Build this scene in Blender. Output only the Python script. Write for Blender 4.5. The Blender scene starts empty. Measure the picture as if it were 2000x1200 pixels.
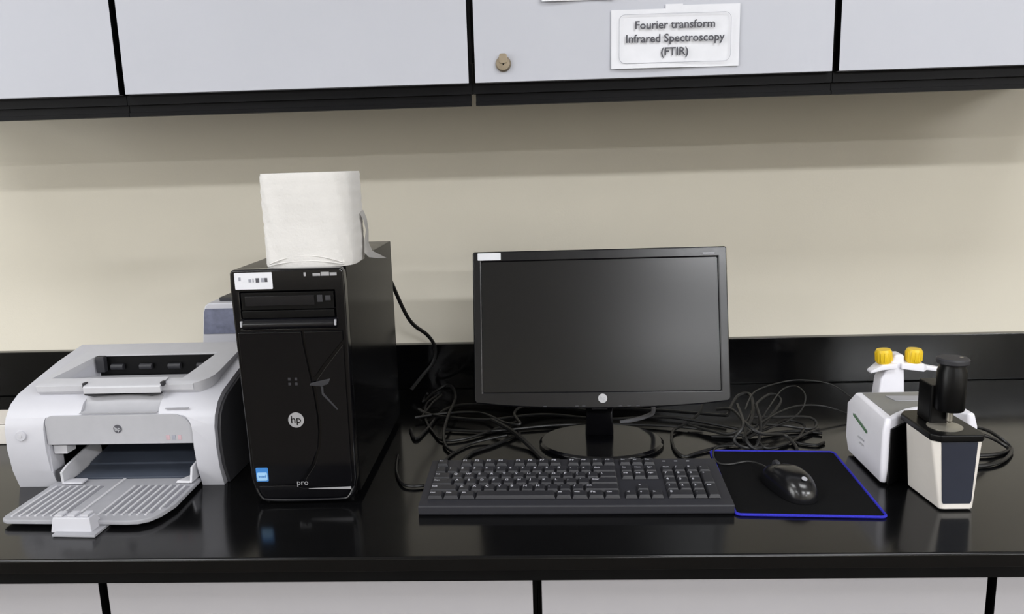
import bpy, bmesh, math, random
from mathutils import Vector, Matrix

random.seed(7)
C = bpy.context.scene.collection
H = 0.9                      # worktop height above the floor

# ------------------------------------------------------------------ camera
cam_d = bpy.data.cameras.new('camera')
cam = bpy.data.objects.new('camera', cam_d)
C.objects.link(cam)
cam_d.sensor_width = 36.0
cam_d.lens = 36.0 * 1508.1 / 2000.0
cam_d.clip_start = 0.02
_p, _y, _r = 0.1842, 0.0419, 0.0289
_f = Vector((-math.sin(_y) * math.cos(_p), math.cos(_y) * math.cos(_p), -math.sin(_p)))
_rt = _f.cross(Vector((0, 0, 1))).normalized()
_up = _rt.cross(_f)
_r2 = math.cos(_r) * _rt - math.sin(_r) * _up
_u2 = math.sin(_r) * _rt + math.cos(_r) * _up
_m = Matrix((_r2, _u2, -_f)).transposed().to_4x4()
_m.translation = Vector((0, -1.6962, H + 0.5039))
cam.matrix_world = _m
bpy.context.scene.camera = cam

# ------------------------------------------------------------------ light
sc = bpy.context.scene
sc.view_settings.view_transform = 'Standard'
sc.view_settings.look = 'None'
sc.view_settings.gamma = 1.0
sc.view_settings.use_curve_mapping = False
sc.view_settings.exposure = 0.0
w = bpy.data.worlds.new('world')
sc.world = w
w.use_nodes = True
w.node_tree.nodes['Background'].inputs[0].default_value = (0.9, 0.95, 1.0, 1)
w.node_tree.nodes['Background'].inputs[1].default_value = 0.05


def lamp(x, y, watts, sx=1.2, sy=0.3):
    d = bpy.data.lights.new('ceiling_lamp', 'AREA')
    d.shape = 'RECTANGLE'
    d.size, d.size_y = sx, sy
    d.energy = watts
    d.color = (0.96, 0.975, 1.0)
    o = bpy.data.objects.new('ceiling_lamp', d)
    o.location = (x, y, H + 1.79)
    C.objects.link(o)


for lx, pw_ in ((-2.6, 48), (1.2, 80), (3.5, 140)):
    lamp(lx, -3.85, pw_)
for lx, pw_ in ((-2.9, 55), (1.2, 80), (3.8, 90)):
    lamp(lx, -6.6, pw_)
# fill light added at the left wall for left-facing sides; no window there
_d = bpy.data.lights.new('left_fill_light', 'AREA')
_d.shape = 'RECTANGLE'
_d.size, _d.size_y = 1.5, 2.2
_d.energy = 72
_d.color = (0.97, 0.985, 1.0)
_o = bpy.data.objects.new('left_fill_light', _d)
_o.location = (-4.15, -2.4, H + 0.85)
_o.rotation_euler = (0, -math.pi / 2, 0)
C.objects.link(_o)
for lx in (-1.6, 1.0):
    lamp(lx, -1.5, 23, 1.2, 0.6)



# ------------------------------------------------------------------ materials
def lin(c):
    out = []
    for v in c:
        v = v / 255.0
        out.append(v / 12.92 if v <= 0.04045 else ((v + 0.055) / 1.055) ** 2.4)
    return out


MATS = {}


def mat(name, rgb, rough=0.5, metal=0.0, spec=0.5, scale=60.0, vary=0.06, bump=0.0, bscale=300.0,
        coat=0.0, rvary=0.04):
    m = bpy.data.materials.new(name)
    m.use_nodes = True
    nt = m.node_tree
    b = nt.nodes['Principled BSDF']
    tc = nt.nodes.new('ShaderNodeTexCoord')
    n = nt.nodes.new('ShaderNodeTexNoise')
    n.inputs['Scale'].default_value = scale
    n.inputs['Detail'].default_value = 3
    nt.links.new(tc.outputs['Object'], n.inputs['Vector'])
    r = nt.nodes.new('ShaderNodeValToRGB')
    c = lin(rgb)
    r.color_ramp.elements[0].position = 0.3
    r.color_ramp.elements[1].position = 0.7
    r.color_ramp.elements[0].color = [v * (1 - vary) for v in c] + [1]
    r.color_ramp.elements[1].color = [min(1, v * (1 + vary)) for v in c] + [1]
    nt.links.new(n.outputs['Fac'], r.inputs['Fac'])
    nt.links.new(r.outputs['Color'], b.inputs['Base Color'])
    mr = nt.nodes.new('ShaderNodeMapRange')
    mr.inputs['To Min'].default_value = max(0.02, rough - rvary)
    mr.inputs['To Max'].default_value = min(1, rough + rvary)
    nt.links.new(n.outputs['Fac'], mr.inputs['Value'])
    nt.links.new(mr.outputs['Result'], b.inputs['Roughness'])
    b.inputs['Metallic'].default_value = metal
    b.inputs['Specular IOR Level'].default_value = spec
    b.inputs['Coat Weight'].default_value = coat
    if bump:
        n2 = nt.nodes.new('ShaderNodeTexNoise')
        n2.inputs['Scale'].default_value = bscale
        nt.links.new(tc.outputs['Object'], n2.inputs['Vector'])
        bp = nt.nodes.new('ShaderNodeBump')
        bp.inputs['Strength'].default_value = bump
        bp.inputs['Distance'].default_value = 0.001
        nt.links.new(n2.outputs['Fac'], bp.inputs['Height'])
        nt.links.new(bp.outputs['Normal'], b.inputs['Normal'])
    MATS[name] = m
    return m


M_WALL = mat('wall_paint', (221, 215, 201), 0.75, spec=0.25, scale=3, vary=0.02, bump=0.15, bscale=250)
M_ROOM = mat('room_paint', (220, 215, 203), 0.8, spec=0.2, scale=3, vary=0.02)
M_CEIL = mat('ceiling_tile', (225, 225, 222), 0.9, spec=0.1, scale=40, vary=0.03)
M_FLOOR = mat('floor_vinyl', (84, 78, 70), 0.85, spec=0.1, scale=12, vary=0.08)
M_TOP = mat('black_epoxy_top', (10, 10, 11), 0.145, spec=0.36, scale=25, vary=0.12, rvary=0.02)
M_LAM = mat('pale_grey_laminate', (181, 183, 192), 0.5, spec=0.35, scale=5, vary=0.015)
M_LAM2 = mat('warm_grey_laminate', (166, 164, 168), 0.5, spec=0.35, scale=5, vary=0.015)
M_SPLASH = mat('black_epoxy_upstand', (6, 6, 7), 0.1, spec=0.4, scale=25, vary=0.12, rvary=0.02)
M_BLKLAM = mat('black_laminate', (9, 9, 10), 0.45, spec=0.15, scale=30, vary=0.1)
M_VAL = mat('charcoal_valance', (15, 15, 17), 0.45, spec=0.1, scale=30, vary=0.1)
M_WHITE = mat('white_plastic', (191, 191, 198), 0.38, spec=0.4, scale=30, vary=0.012)
M_LGREY = mat('light_grey_plastic', (192, 192, 197), 0.45, spec=0.35, scale=60, vary=0.02)
M_PANEL = mat('panel_grey_plastic', (168, 168, 173), 0.45, spec=0.35, scale=60, vary=0.02)
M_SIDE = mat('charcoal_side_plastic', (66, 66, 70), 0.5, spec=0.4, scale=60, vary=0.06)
M_MGREY = mat('grey_plastic', (158, 158, 164), 0.5, spec=0.35, scale=60, vary=0.03)
M_DGREY = mat('dark_grey_plastic', (46, 46, 50), 0.5, spec=0.4, scale=60, vary=0.06)
M_BLUEGREY = mat('blue_grey_plastic', (66, 72, 84), 0.5, spec=0.35, scale=40, vary=0.05)
M_BLACK = mat('black_plastic', (8, 8, 9), 0.34, spec=0.2, scale=60, vary=0.1)
M_GLOSS = mat('gloss_black_plastic', (8, 8, 11), 0.12, spec=0.5, scale=60, vary=0.05, rvary=0.02)
M_CASE = mat('black_painted_steel', (11, 11, 12), 0.16, spec=0.03, scale=120, vary=0.08)
M_BEZEL = mat('black_bezel_plastic', (14, 14, 18), 0.24, spec=0.5, scale=80, vary=0.05)
M_SCREEN = mat('matte_lcd_screen', (11, 11, 13), 0.23, spec=0.5, scale=200, vary=0.03, rvary=0.01)
M_PAPER = mat('white_paper', (217, 218, 224), 0.85, spec=0.1, scale=40, vary=0.02, bump=0.2, bscale=80)
M_TOWEL = mat('white_tissue', (212, 210, 208), 0.95, spec=0.05, scale=30, vary=0.02, bump=0.5, bscale=220)
M_INK = mat('grey_ink', (84, 84, 90), 0.8, spec=0.1, vary=0.05)
M_INKL = mat('pale_ink', (150, 152, 162), 0.8, spec=0.1, vary=0.05)
M_PINK = mat('faded_pink_ink', (186, 160, 166), 0.8, spec=0.1, vary=0.05)
M_SILVER = mat('silver_print', (176, 176, 180), 0.35, metal=0.4, vary=0.03)
M_STEEL = mat('brushed_steel', (170, 166, 158), 0.35, metal=0.9, vary=0.06)
M_BRASS = mat('aged_nickel', (150, 138, 120), 0.4, metal=0.8, vary=0.12)
M_BLUE = mat('blue_sticker', (58, 122, 190), 0.4, scale=40, vary=0.05)
M_LBLUE = mat('pale_blue_print', (150, 192, 226), 0.4, vary=0.03)
M_KEY = mat('charcoal_key_plastic', (38, 38, 42), 0.45, spec=0.45, scale=150, vary=0.06)
M_KBASE = mat('charcoal_keyboard_plastic', (41, 41, 46), 0.5, spec=0.4, scale=120, vary=0.05)
M_LEGEND = mat('white_key_print', (176, 176, 184), 0.7, spec=0.2, vary=0.03)
M_CLOTH = mat('black_pad_cloth', (15, 15, 16), 0.95, spec=0.1, scale=400, vary=0.3, bump=0.4, bscale=1500)
M_BLUETHREAD = mat('blue_stitching', (44, 44, 172), 0.6, spec=0.2, scale=900, vary=0.25, bump=0.5, bscale=1200)
M_MOUSE = mat('black_mouse_plastic', (20, 20, 22), 0.22, spec=0.5, scale=80, vary=0.05)
M_CABLE = mat('black_cable_rubber', (20, 20, 21), 0.42, spec=0.45, scale=60, vary=0.1)
M_CABLE2 = mat('dark_grey_cable_rubber', (34, 34, 34), 0.45, spec=0.45, scale=60, vary=0.1)
M_CONN = mat('pale_grey_cable', (128, 128, 132), 0.5, scale=60, vary=0.05)
M_SPEC = mat('white_instrument_plastic', (232, 231, 239), 0.42, spec=0.35, scale=40, vary=0.015)
M_MODW = mat('warm_white_instrument_plastic', (220, 215, 209), 0.5, spec=0.3, scale=40, vary=0.015)
M_NAVY = mat('navy_grey_panel', (33, 37, 50), 0.45, spec=0.4, scale=40, vary=0.05)
M_TOPGREY = mat('mid_grey_top_panel', (126, 126, 124), 0.5, spec=0.35, scale=40, vary=0.06)
M_GREEN = mat('dark_green_print', (84, 116, 88), 0.6, vary=0.05)
M_YELLOW = mat('yellow_plastic', (226, 190, 34), 0.4, scale=40, vary=0.04)
M_CRYSTAL = mat('crystal_plate', (150, 146, 136), 0.3, metal=0.5, vary=0.04)
M_LCD = mat('grey_blue_display', (108, 112, 132), 0.35, scale=70, vary=0.2)
M_DARKROOM = mat('dark_wood_cabinet', (40, 36, 33), 0.55, scale=10, vary=0.15)


# ------------------------------------------------------------------ mesh helpers
def bm_box(x0, x1, y0, y1, z0, z1, bm=None):
    bm = bm or bmesh.new()
    v = [bm.verts.new(p) for p in ((x0, y0, z0), (x1, y0, z0), (x1, y1, z0), (x0, y1, z0),
                                   (x0, y0, z1), (x1, y0, z1), (x1, y1, z1), (x0, y1, z1))]
    for f in ((3, 2, 1, 0), (4, 5, 6, 7), (0, 1, 5, 4), (1, 2, 6, 5), (2, 3, 7, 6), (3, 0, 4, 7)):
        bm.faces.new([v[i] for i in f])
    return bm


def bm_loft(loops, bm=None, cap=True):
    """skin a list of equally long closed point loops"""
    bm = bm or bmesh.new()
    L = [[bm.verts.new(p) for p in lp] for lp in loops]
    n = len(L[0])
    for a, b in zip(L, L[1:]):
        for i in range(n):
            bm.faces.new((a[i], a[(i + 1) % n], b[(i + 1) % n], b[i]))
    if cap:
        bm.faces.new(list(reversed(L[0])))
        bm.faces.new(L[-1])
    bmesh.ops.recalc_face_normals(bm, faces=bm.faces)
    return bm


def prism_x(yz, x0, x1, bm=None):
    return bm_loft([[(x0, a, b) for a, b in yz], [(x1, a, b) for a, b in yz]], bm)


def prism_y(xz, y0, y1, bm=None):
    return bm_loft([[(a, y0, b) for a, b in xz], [(a, y1, b) for a, b in xz]], bm)


def prism_z(xy, z0, z1, bm=None):
    return bm_loft([[(a, b, z0) for a, b in xy], [(a, b, z1) for a, b in xy]], bm)


def rrect(x0, x1, y0, y1, r, n=5, corners=(1, 1, 1, 1)):
    pts = []
    for (cx, cy, a0, on) in ((x1 - r, y0 + r, -90, corners[0]), (x1 - r, y1 - r, 0, corners[1]),
                             (x0 + r, y1 - r, 90, corners[2]), (x0 + r, y0 + r, 180, corners[3])):
        if on:
            for k in range(n + 1):
                a = math.radians(a0 + 90 * k / n)
                pts.append((cx + r * math.cos(a), cy + r * math.sin(a)))
        else:
            a = math.radians(a0 + 45)
            pts.append((cx + r * (1 if math.cos(a) > 0 else -1), cy + r * (1 if math.sin(a) > 0 else -1)))
    return pts


def circ(cx, cy, r, n=24, ry=None):
    ry = ry or r
    return [(cx + r * math.cos(2 * math.pi * k / n), cy + ry * math.sin(2 * math.pi * k / n)) for k in range(n)]


def bm_lathe(prof, n=24, cx=0, cy=0, bm=None):
    return bm_loft([[(a, b, z) for a, b in circ(cx, cy, max(r, 1e-4), n)] for r, z in prof], bm)


def catmull(pts, sub=6):
    P = [Vector(p) for p in pts]
    out = []
    for i in range(len(P) - 1):
        p0, p1, p2, p3 = P[max(i - 1, 0)], P[i], P[i + 1], P[min(i + 2, len(P) - 1)]
        for k in range(sub):
            t = k / sub
            out.append(0.5 * ((2 * p1) + (p2 - p0) * t + (2 * p0 - 5 * p1 + 4 * p2 - p3) * t * t +
                              (3 * p1 - p0 - 3 * p2 + p3) * t ** 3))
    out.append(P[-1])
    return out


def bm_tube(pts, r, n=8, sub=6, bm=None, closed=False):
    bm = bm or bmesh.new()
    P = catmull(pts, sub) if sub > 1 else [Vector(p) for p in pts]
    loops = []
    nrm = None
    for i, p in enumerate(P):
        if closed:
            t = (P[(i + 1) % len(P)] - P[i - 1]).normalized()
        else:
            t = (P[min(i + 1, len(P) - 1)] - P[max(i - 1, 0)]).normalized()
        if nrm is None:
            nrm = t.orthogonal().normalized()
        nrm = (nrm - t * nrm.dot(t)).normalized()
        bn = t.cross(nrm)
        rr = r(i / (len(P) - 1)) if callable(r) else r
        loops.append([tuple(p + rr * (math.cos(2 * math.pi * k / n) * nrm + math.sin(2 * math.pi * k / n) * bn))
                      for k in range(n)])
    if closed:
        loops.append(loops[0])
        bm_loft(loops, bm, cap=False)
        bmesh.ops.remove_doubles(bm, verts=bm.verts, dist=1e-6)
        return bm
    return bm_loft(loops, bm)


def to_mesh(name, bm):
    me = bpy.data.meshes.new(name)
    bm.to_mesh(me)
    bm.free()
    return me


def finish(me, smooth=35):
    me.shade_smooth()
    me.set_sharp_from_angle(angle=math.radians(smooth))


def evaluated(me, bevel=0.0, segs=2, cuts=(), angle=40):
    """boolean cuts + bevel, applied into a new mesh"""
    o = bpy.data.objects.new('tmp', me)
    C.objects.link(o)
    trash = [o]
    for c in cuts:
        co = bpy.data.objects.new('tmpcut', to_mesh('tmpcut', c))
        C.objects.link(co)
        trash.append(co)
        md = o.modifiers.new('b', 'BOOLEAN')
        md.operation = 'DIFFERENCE'
        md.solver = 'EXACT'
        md.object = co
    if bevel:
        md = o.modifiers.new('v', 'BEVEL')
        md.width = bevel
        md.segments = segs
        md.limit_method = 'ANGLE'
        md.angle_limit = math.radians(angle)
        md.use_clamp_overlap = True
    dg = bpy.context.evaluated_depsgraph_get()
    dg.update()
    new = bpy.data.meshes.new_from_object(o.evaluated_get(dg))
    for t in trash:
        d = t.data
        bpy.data.objects.remove(t)
        bpy.data.meshes.remove(d)
    return new


def weighted(me):
    """face-weighted normals so that flat faces beside a bevel stay optically flat"""
    o = bpy.data.objects.new('tmp', me)
    C.objects.link(o)
    md = o.modifiers.new('w', 'WEIGHTED_NORMAL')
    md.mode = 'FACE_AREA'
    md.weight = 100
    md.keep_sharp = True
    dg = bpy.context.evaluated_depsgraph_get()
    dg.update()
    new = bpy.data.meshes.new_from_object(o.evaluated_get(dg))
    bpy.data.objects.remove(o)
    bpy.data.meshes.remove(me)
    return new


def obj(name, bm, m, parent=None, bevel=0.0, segs=2, cuts=(), loc=None, smooth=35, xf=None, angle=40):
    if xf is not None:
        bmesh.ops.transform(bm, matrix=xf, verts=bm.verts)
    me = to_mesh(name, bm) if isinstance(bm, bmesh.types.BMesh) else bm
    if bevel or cuts:
        me = evaluated(me, bevel, segs, cuts, angle)
    finish(me, smooth)
    if bevel or cuts:
        me = weighted(me)
        me.name = name
    me.materials.clear()
    me.materials.append(m)
    o = bpy.data.objects.new(name, me)
    C.objects.link(o)
    if parent:
        o.parent = parent
    if loc:
        o.location = loc
    return o


def tag(o, label, cat, group=None):
    o['label'] = label
    o['category'] = cat
    if group:
        o['group'] = group
    return o


def thing(name, label, cat, loc=(0, 0, 0), rz=0.0, group=None):
    o = bpy.data.objects.new(name, None)
    o.empty_display_size = 0.05
    C.objects.link(o)
    o.location = loc
    o.rotation_euler = (0, 0, rz)
    return tag(o, label, cat, group)


def struct(name, bm, m):
    o = obj(name, bm, m)
    o['kind'] = 'structure'
    return o


def text_mesh(s, size, align='CENTER', depth=0.0, bold=0.0):
    cu = bpy.data.curves.new('t', 'FONT')
    cu.body = s
    cu.size = size
    cu.align_x = align
    cu.align_y = 'CENTER'
    cu.resolution_u = 2
    cu.extrude = depth
    cu.offset = bold
    o = bpy.data.objects.new('t', cu)
    C.objects.link(o)
    dg = bpy.context.evaluated_depsgraph_get()
    dg.update()
    me = bpy.data.meshes.new_from_object(o.evaluated_get(dg))
    bpy.data.objects.remove(o)
    bpy.data.curves.remove(cu)
    return me


def edge_band(o):
    """black edge banding on the upright edges of a laminate front"""
    o.data.materials.append(M_BLKLAM)
    for p in o.data.polygons:
        if abs(p.normal.x) > 0.8:
            p.material_index = 1


FACE = Matrix.Rotation(math.pi / 2, 4, 'X')     # text lying in xy -> standing, facing -y


def text_obj(name, s, size, m, parent, mtx, align='CENTER', bold=0.0):
    me = text_mesh(s, size, align, 0.00015, bold)
    me.transform(mtx)
    return obj(name, me, m, parent)


# ------------------------------------------------------------------ room
X0, X1, Y0, ZT = -4.2, 4.6, -9.0, 2.7
struct('floor', bm_box(X0, X1, Y0, 0.1, -0.05, 0), M_FLOOR)
struct('ceiling', bm_box(X0, X1, Y0, 0.1, ZT, ZT + 0.05), M_CEIL)
struct('wall_back', bm_box(X0, X1, 0.02, 0.1, 0, ZT), M_WALL)
struct('wall_left', bm_box(X0 - 0.08, X0, Y0, 0.1, 0, ZT), M_ROOM)
struct('wall_right', bm_box(X1, X1 + 0.08, Y0, 0.1, 0, ZT), M_ROOM)
struct('wall_front', bm_box(X0, X1, Y0 - 0.08, Y0, 0, ZT), M_ROOM)

# ------------------------------------------------------------------ worktop
wt = thing('worktop', 'long black lab worktop carrying the printer, computer and spectrometer', 'worktop', (0, -0.374, H))
obj('top_slab', bm_box(-3.0, 3.2, -0.3945, 0.394, -0.0215, 0.0), M_TOP, wt, bevel=0.004, segs=3)
obj('under_strip', bm_box(-2.99, 3.19, -0.3900, 0.39, -0.0365, -0.0217), M_BLKLAM, wt)
bs = obj('backsplash', bm_box(-3.0, 3.2, -0.01, 0.01, 0.0, 0.1047), M_SPLASH, bevel=0.002, loc=(0, 0.0099, H + 0.0005))
tag(bs, 'low black upstand panel standing along the rear edge of the worktop', 'upstand')

# ------------------------------------------------------------------ base cabinets
base_lab = ['pale grey base cabinet under the worktop, at the left picture edge below the printer tray',
            'pale grey base cabinet under the worktop, below the black computer tower',
            'pale grey base cabinet under the worktop, below keyboard and mouse pad',
            'pale grey base cabinet under the worktop, at the right picture edge']
PITCH = 0.5946
for i in range(4):
    xl = -0.0169 + (i - 2) * PITCH
    t = thing('base_cabinet', base_lab[i], 'cabinet', (xl + PITCH / 2, -0.36, 0), 0, 'base cabinets under the worktop')
    hw = PITCH / 2
    obj('carcass', bm_box(-hw + 0.0005, hw - 0.0005, -0.37, 0.37, 0.1, 0.8625), M_BLKLAM, t)
    obj('plinth', bm_box(-hw + 0.0005, hw - 0.0005, -0.31, 0.37, 0.0, 0.0995), M_BLKLAM, t)
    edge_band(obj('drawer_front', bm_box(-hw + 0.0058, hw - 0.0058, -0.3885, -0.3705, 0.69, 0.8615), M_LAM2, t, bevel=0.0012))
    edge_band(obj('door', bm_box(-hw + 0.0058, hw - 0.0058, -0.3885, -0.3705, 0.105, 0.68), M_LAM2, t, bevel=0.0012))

# ------------------------------------------------------------------ upper cabinets
up_lab = ['pale grey wall cabinet at the left picture edge',
          'pale grey wall cabinet with a plain door above the paper roll and computer tower',
          'pale grey wall cabinet with a round lock and paper notices on its door',
          'pale grey wall cabinet at the right picture edge above the spectrometer']
for i in range(4):
    xl = -0.1112 + (i - 2) * PITCH
    hw = PITCH / 2
    t = thing('wall_cabinet', up_lab[i], 'cabinet', (xl + hw, -0.17, H + 0.636), 0, 'wall cabinets above the worktop')
    obj('carcass', bm_box(-hw + 0.0005, hw - 0.0005, -0.18, 0.19, 0.035, 0.9), M_BLKLAM, t)
    edge_band(obj('door', bm_box(-hw + 0.0052, hw - 0.0052, -0.1995, -0.1815, 0.0005, 0.9), M_LAM, t, bevel=0.0012))
    # valance: a stepped black strip hanging under the carcass front
    a = -hw + (0.004 if i == 2 else 0.0006)
    b = hw - (0.004 if i == 1 else 0.0006)
    vb = prism_x([(-0.186, -0.0005), (-0.186, -0.016), (-0.170, -0.016), (-0.170, 0.034), (-0.179, 0.034), (-0.179, -0.0005)],
                 -hw + 0.0006, hw - 0.0006)
    prism_x([(-0.1805, -0.0161), (-0.1805, -0.028), (-0.184, -0.0285), (-0.184, -0.035), (-0.170, -0.035), (-0.170, -0.0161)], a, b, vb)
    obj('valance', vb, M_VAL, t)
    if i == 2:
        lk = obj('lock', bm_lathe([(0.0128, 0), (0.0128, 0.003), (0.0105, 0.006), (0.0, 0.0062)], 28), M_BRASS, t,
                 xf=Matrix.Translation((0.0529 - hw, -0.1996, 0.0295)) @ Matrix.Rotation(math.pi / 2, 4, 'X'))
        obj('keyhole', bm_box(-0.001, 0.001, -0.0005, 0.0, -0.0035, 0.0035), M_BLKLAM, lk,
            xf=Matrix.Translation((0.0529 - hw, -0.2058, 0.0305)))
        obj('cam_tongue', prism_y(rrect(-0.0065, 0.0065, -0.005, 0.011, 0.004), -0.0075, 0.0), M_BRASS, lk, bevel=0.0008,
            xf=Matrix.Translation((0.0529 - hw, -0.2000, 0.0345)))

# ------------------------------------------------------------------ notices on the cabinet door
sg = thing('paper_sign', 'white paper sign with three lines of grey print taped to the cabinet door', 'sign',
           (0.2226, -0.3712, H + 0.6965), 0)
sg.rotation_euler = (0, 0.006, 0)


def wavy_sheet(wd, ht, amp, nx=24, nz=8, th=0.0004, ph=0.0):
    bm = bmesh.new()
    g = {}
    for s in (0, 1):
        for i in range(nx + 1):
            for k in range(nz + 1):
                u, v = i / nx, k / nz
                x, z = (u - 0.5) * wd, (v - 0.5) * ht
                if v > 0.99 and u > 0.52:
                    z += 0.005
                y = -amp * (0.5 + 0.5 * math.sin(5.5 * u + ph)) * (1 - v) ** 2 - 0.0003 - s * th
                g[s, i, k] = bm.verts.new((x, y, z))
    for i in range(nx):
        for k in range(nz):
            bm.faces.new((g[0, i, k], g[0, i, k + 1], g[0, i + 1, k + 1], g[0, i + 1, k]))
            bm.faces.new((g[1, i, k], g[1, i + 1, k], g[1, i + 1, k + 1], g[1, i, k + 1]))
    for i in range(nx):
        bm.faces.new((g[0, i, 0], g[0, i + 1, 0], g[1, i + 1, 0], g[1, i, 0]))
        bm.faces.new((g[0, i, nz], g[1, i, nz], g[1, i + 1, nz], g[0, i + 1, nz]))
    for k in range(nz):
        bm.faces.new((g[0, 0, k], g[1, 0, k], g[1, 0, k + 1], g[0, 0, k + 1]))
        bm.faces.new((g[0, nx, k], g[0, nx, k + 1], g[1, nx, k + 1], g[1, nx, k]))
    bmesh.ops.recalc_face_normals(bm, faces=bm.faces)
    return bm


obj('sheet', wavy_sheet(0.207, 0.092, 0.0035), M_PAPER, sg)
# thin printed frame with rounded corners
fr = [(a, -0.0042, b) for a, b in rrect(-0.091, 0.089, -0.038, 0.038, 0.010)]
obj('printed_frame', bm_tube(fr, 0.00035, 4, 1, closed=True), M_INKL, sg)
for s_, z_, sz in (('Fourier transform', 0.0205, 0.0178), ('Infrared Spectroscopy', -0.0005, 0.0178), ('(FTIR)', -0.0215, 0.0178)):
    text_obj('print_line', s_, sz, M_INK, sg, Matrix.Translation((-0.001, -0.0046, z_)) @ FACE, bold=0.00028)
obj('clear_tape', bm_box(-0.016, 0.012, -0.0008, 0.0, 0.034, 0.053), M_PAPER, sg)
p2 = thing('paper_notice', 'white paper notice of which only the bottom edge shows at the top of the picture', 'sign',
           (0.066, -0.3712, H + 0.835), 0)
obj('sheet', wavy_sheet(0.118, 0.150, 0.004, ph=1.0), M_PAPER, p2)

# ------------------------------------------------------------------ printer
pr = thing('laser_printer', 'white laser printer with its paper tray folded open, left of the computer tower', 'printer',
           (-0.872, -0.545, H))
prof = [(0.019, 0.0), (0.008, 0.033), (0.003, 0.0705), (0.004, 0.105), (0.010, 0.122), (0.025, 0.140), (0.047, 0.1515),
        (0.100, 0.164), (0.163, 0.178), (0.238, 0.190), (0.248, 0.182), (0.252, 0.14), (0.252, 0.0)]
top_pts = [(0.048, 0.066), (0.274, 0.060), (0.288, 0.168), (0.072, 0.164)]
bot_z = [0.1655, 0.1655, 0.147, 0.147]


def tray_recess():
    return bm_loft([[(x, y, z) for (x, y), z in zip(top_pts, bot_z)], [(x, y, 0.215) for x, y in top_pts]])


scoop = prism_x([(-0.01, 0.1275), (0.022, 0.1275), (0.034, 0.142), (0.06, 0.185), (-0.01, 0.185)], 0.122, 0.250)
finger = prism_x([(0.0095, 0.1285), (0.0225, 0.1288), (0.034, 0.1428), (0.040, 0.1515), (0.045, 0.1515), (0.040, 0.142), (0.0265, 0.1278), (0.0095, 0.1278)],
                 0.1225, 0.2495)
def panel_shape(x0, x1, z0, z1):
    rr = rrect(x0, x1, z0, z1, 0.030, 7, (0, 1, 0, 0))
    ll = rrect(x0, x1, z0, z1, 0.013, 5, (0, 0, 1, 0))
    return rr[:9] + ll[2:8] + [(x0, z0)]


panel_cut = prism_y(panel_shape(0.064, 0.3075, 0.03, 0.127), -0.02, 0.0105)
mouth_cut = bm_box(0.066, 0.3075, -0.02, 0.17, -0.02, 0.0765)
obj('housing', prism_x(prof, 0.0, 0.344), M_WHITE, pr, bevel=0.0045, segs=3,
    cuts=[mouth_cut, panel_cut, tray_recess(), scoop], angle=25)
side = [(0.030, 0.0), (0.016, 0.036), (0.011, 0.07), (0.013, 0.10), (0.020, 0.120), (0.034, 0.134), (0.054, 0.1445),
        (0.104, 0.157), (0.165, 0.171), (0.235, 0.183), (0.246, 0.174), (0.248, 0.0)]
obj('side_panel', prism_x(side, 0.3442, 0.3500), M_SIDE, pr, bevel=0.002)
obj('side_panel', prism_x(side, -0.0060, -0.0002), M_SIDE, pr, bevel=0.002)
obj('finger_recess', finger, M_PANEL, pr, smooth=60)
obj('front_panel', prism_y(panel_shape(0.0655, 0.306, 0.0765, 0.1255), 0.0075, 0.0102), M_PANEL, pr, bevel=0.0008)
lid_prof = [(0.040, 0.1565), (0.038, 0.166), (0.047, 0.1695), (0.100, 0.1765), (0.163, 0.186), (0.212, 0.194), (0.215, 0.1885),
            (0.163, 0.176), (0.100, 0.162), (0.047, 0.1495)]
corner = prism_z([(0.300, 0.02), (0.34, 0.02), (0.34, 0.085), (0.3245, 0.085), (0.3235, 0.070), (0.319, 0.056), (0.310, 0.046), (0.300, 0.0405)], 0.13, 0.22)
obj('lid', prism_x(lid_prof, 0.038, 0.3245), M_LGREY, pr, bevel=0.0015, cuts=[tray_recess(), corner], angle=25)
obj('output_slot', prism_y([(0.0745, 0.144), (0.2865, 0.144), (0.2865, 0.1845), (0.0745, 0.1845)], 0.1625, 0.1655), M_BLACK, pr)
obj('recess_floor', bm_loft([[(0.0495, 0.0675, 0.1668), (0.272, 0.0615, 0.1668), (0.286, 0.161, 0.1492), (0.0725, 0.158, 0.1492)],
                             [(0.0495, 0.0675, 0.1678), (0.272, 0.0615, 0.1678), (0.286, 0.161, 0.1502), (0.0725, 0.158, 0.1502)]]), M_LGREY, pr)
for k in range(4):
    x = 0.098 + k * 0.052
    obj('output_roller', bm_lathe([(0.0055, 0), (0.0055, 0.022)], 12), M_DGREY, pr,
        xf=Matrix.Translation((x, 0.1595, 0.166)) @ Matrix.Rotation(math.pi / 2, 4, 'Y'))
obj('roller_end', bm_box(0.074, 0.090, 0.150, 0.162, 0.158, 0.187), M_DGREY, pr, bevel=0.002)
obj('extension_flap', prism_x([(0.0265, 0.1555), (0.0255, 0.1665), (0.029, 0.1690), (0.058, 0.1740), (0.058, 0.1715), (0.040, 0.1690), (0.0305, 0.158)],
                              0.124, 0.252), M_LGREY, pr, bevel=0.001)
obj('flap_gap_shade', prism_y([(0.124, 0.1530), (0.140, 0.1500), (0.165, 0.1525), (0.188, 0.1545), (0.215, 0.1525), (0.236, 0.1500), (0.252, 0.1530),  # dark arcs standing in for the gap shadow under the flap
                          (0.252, 0.1558), (0.124, 0.1558)], 0.0275, 0.0325), M_DGREY, pr, bevel=0.0008)
for x in (0.1235, 0.2525):
    obj('flap_hinge', bm_box(x - 0.002, x + 0.002, 0.030, 0.040, 0.1655, 0.1725), M_DGREY, pr)
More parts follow.
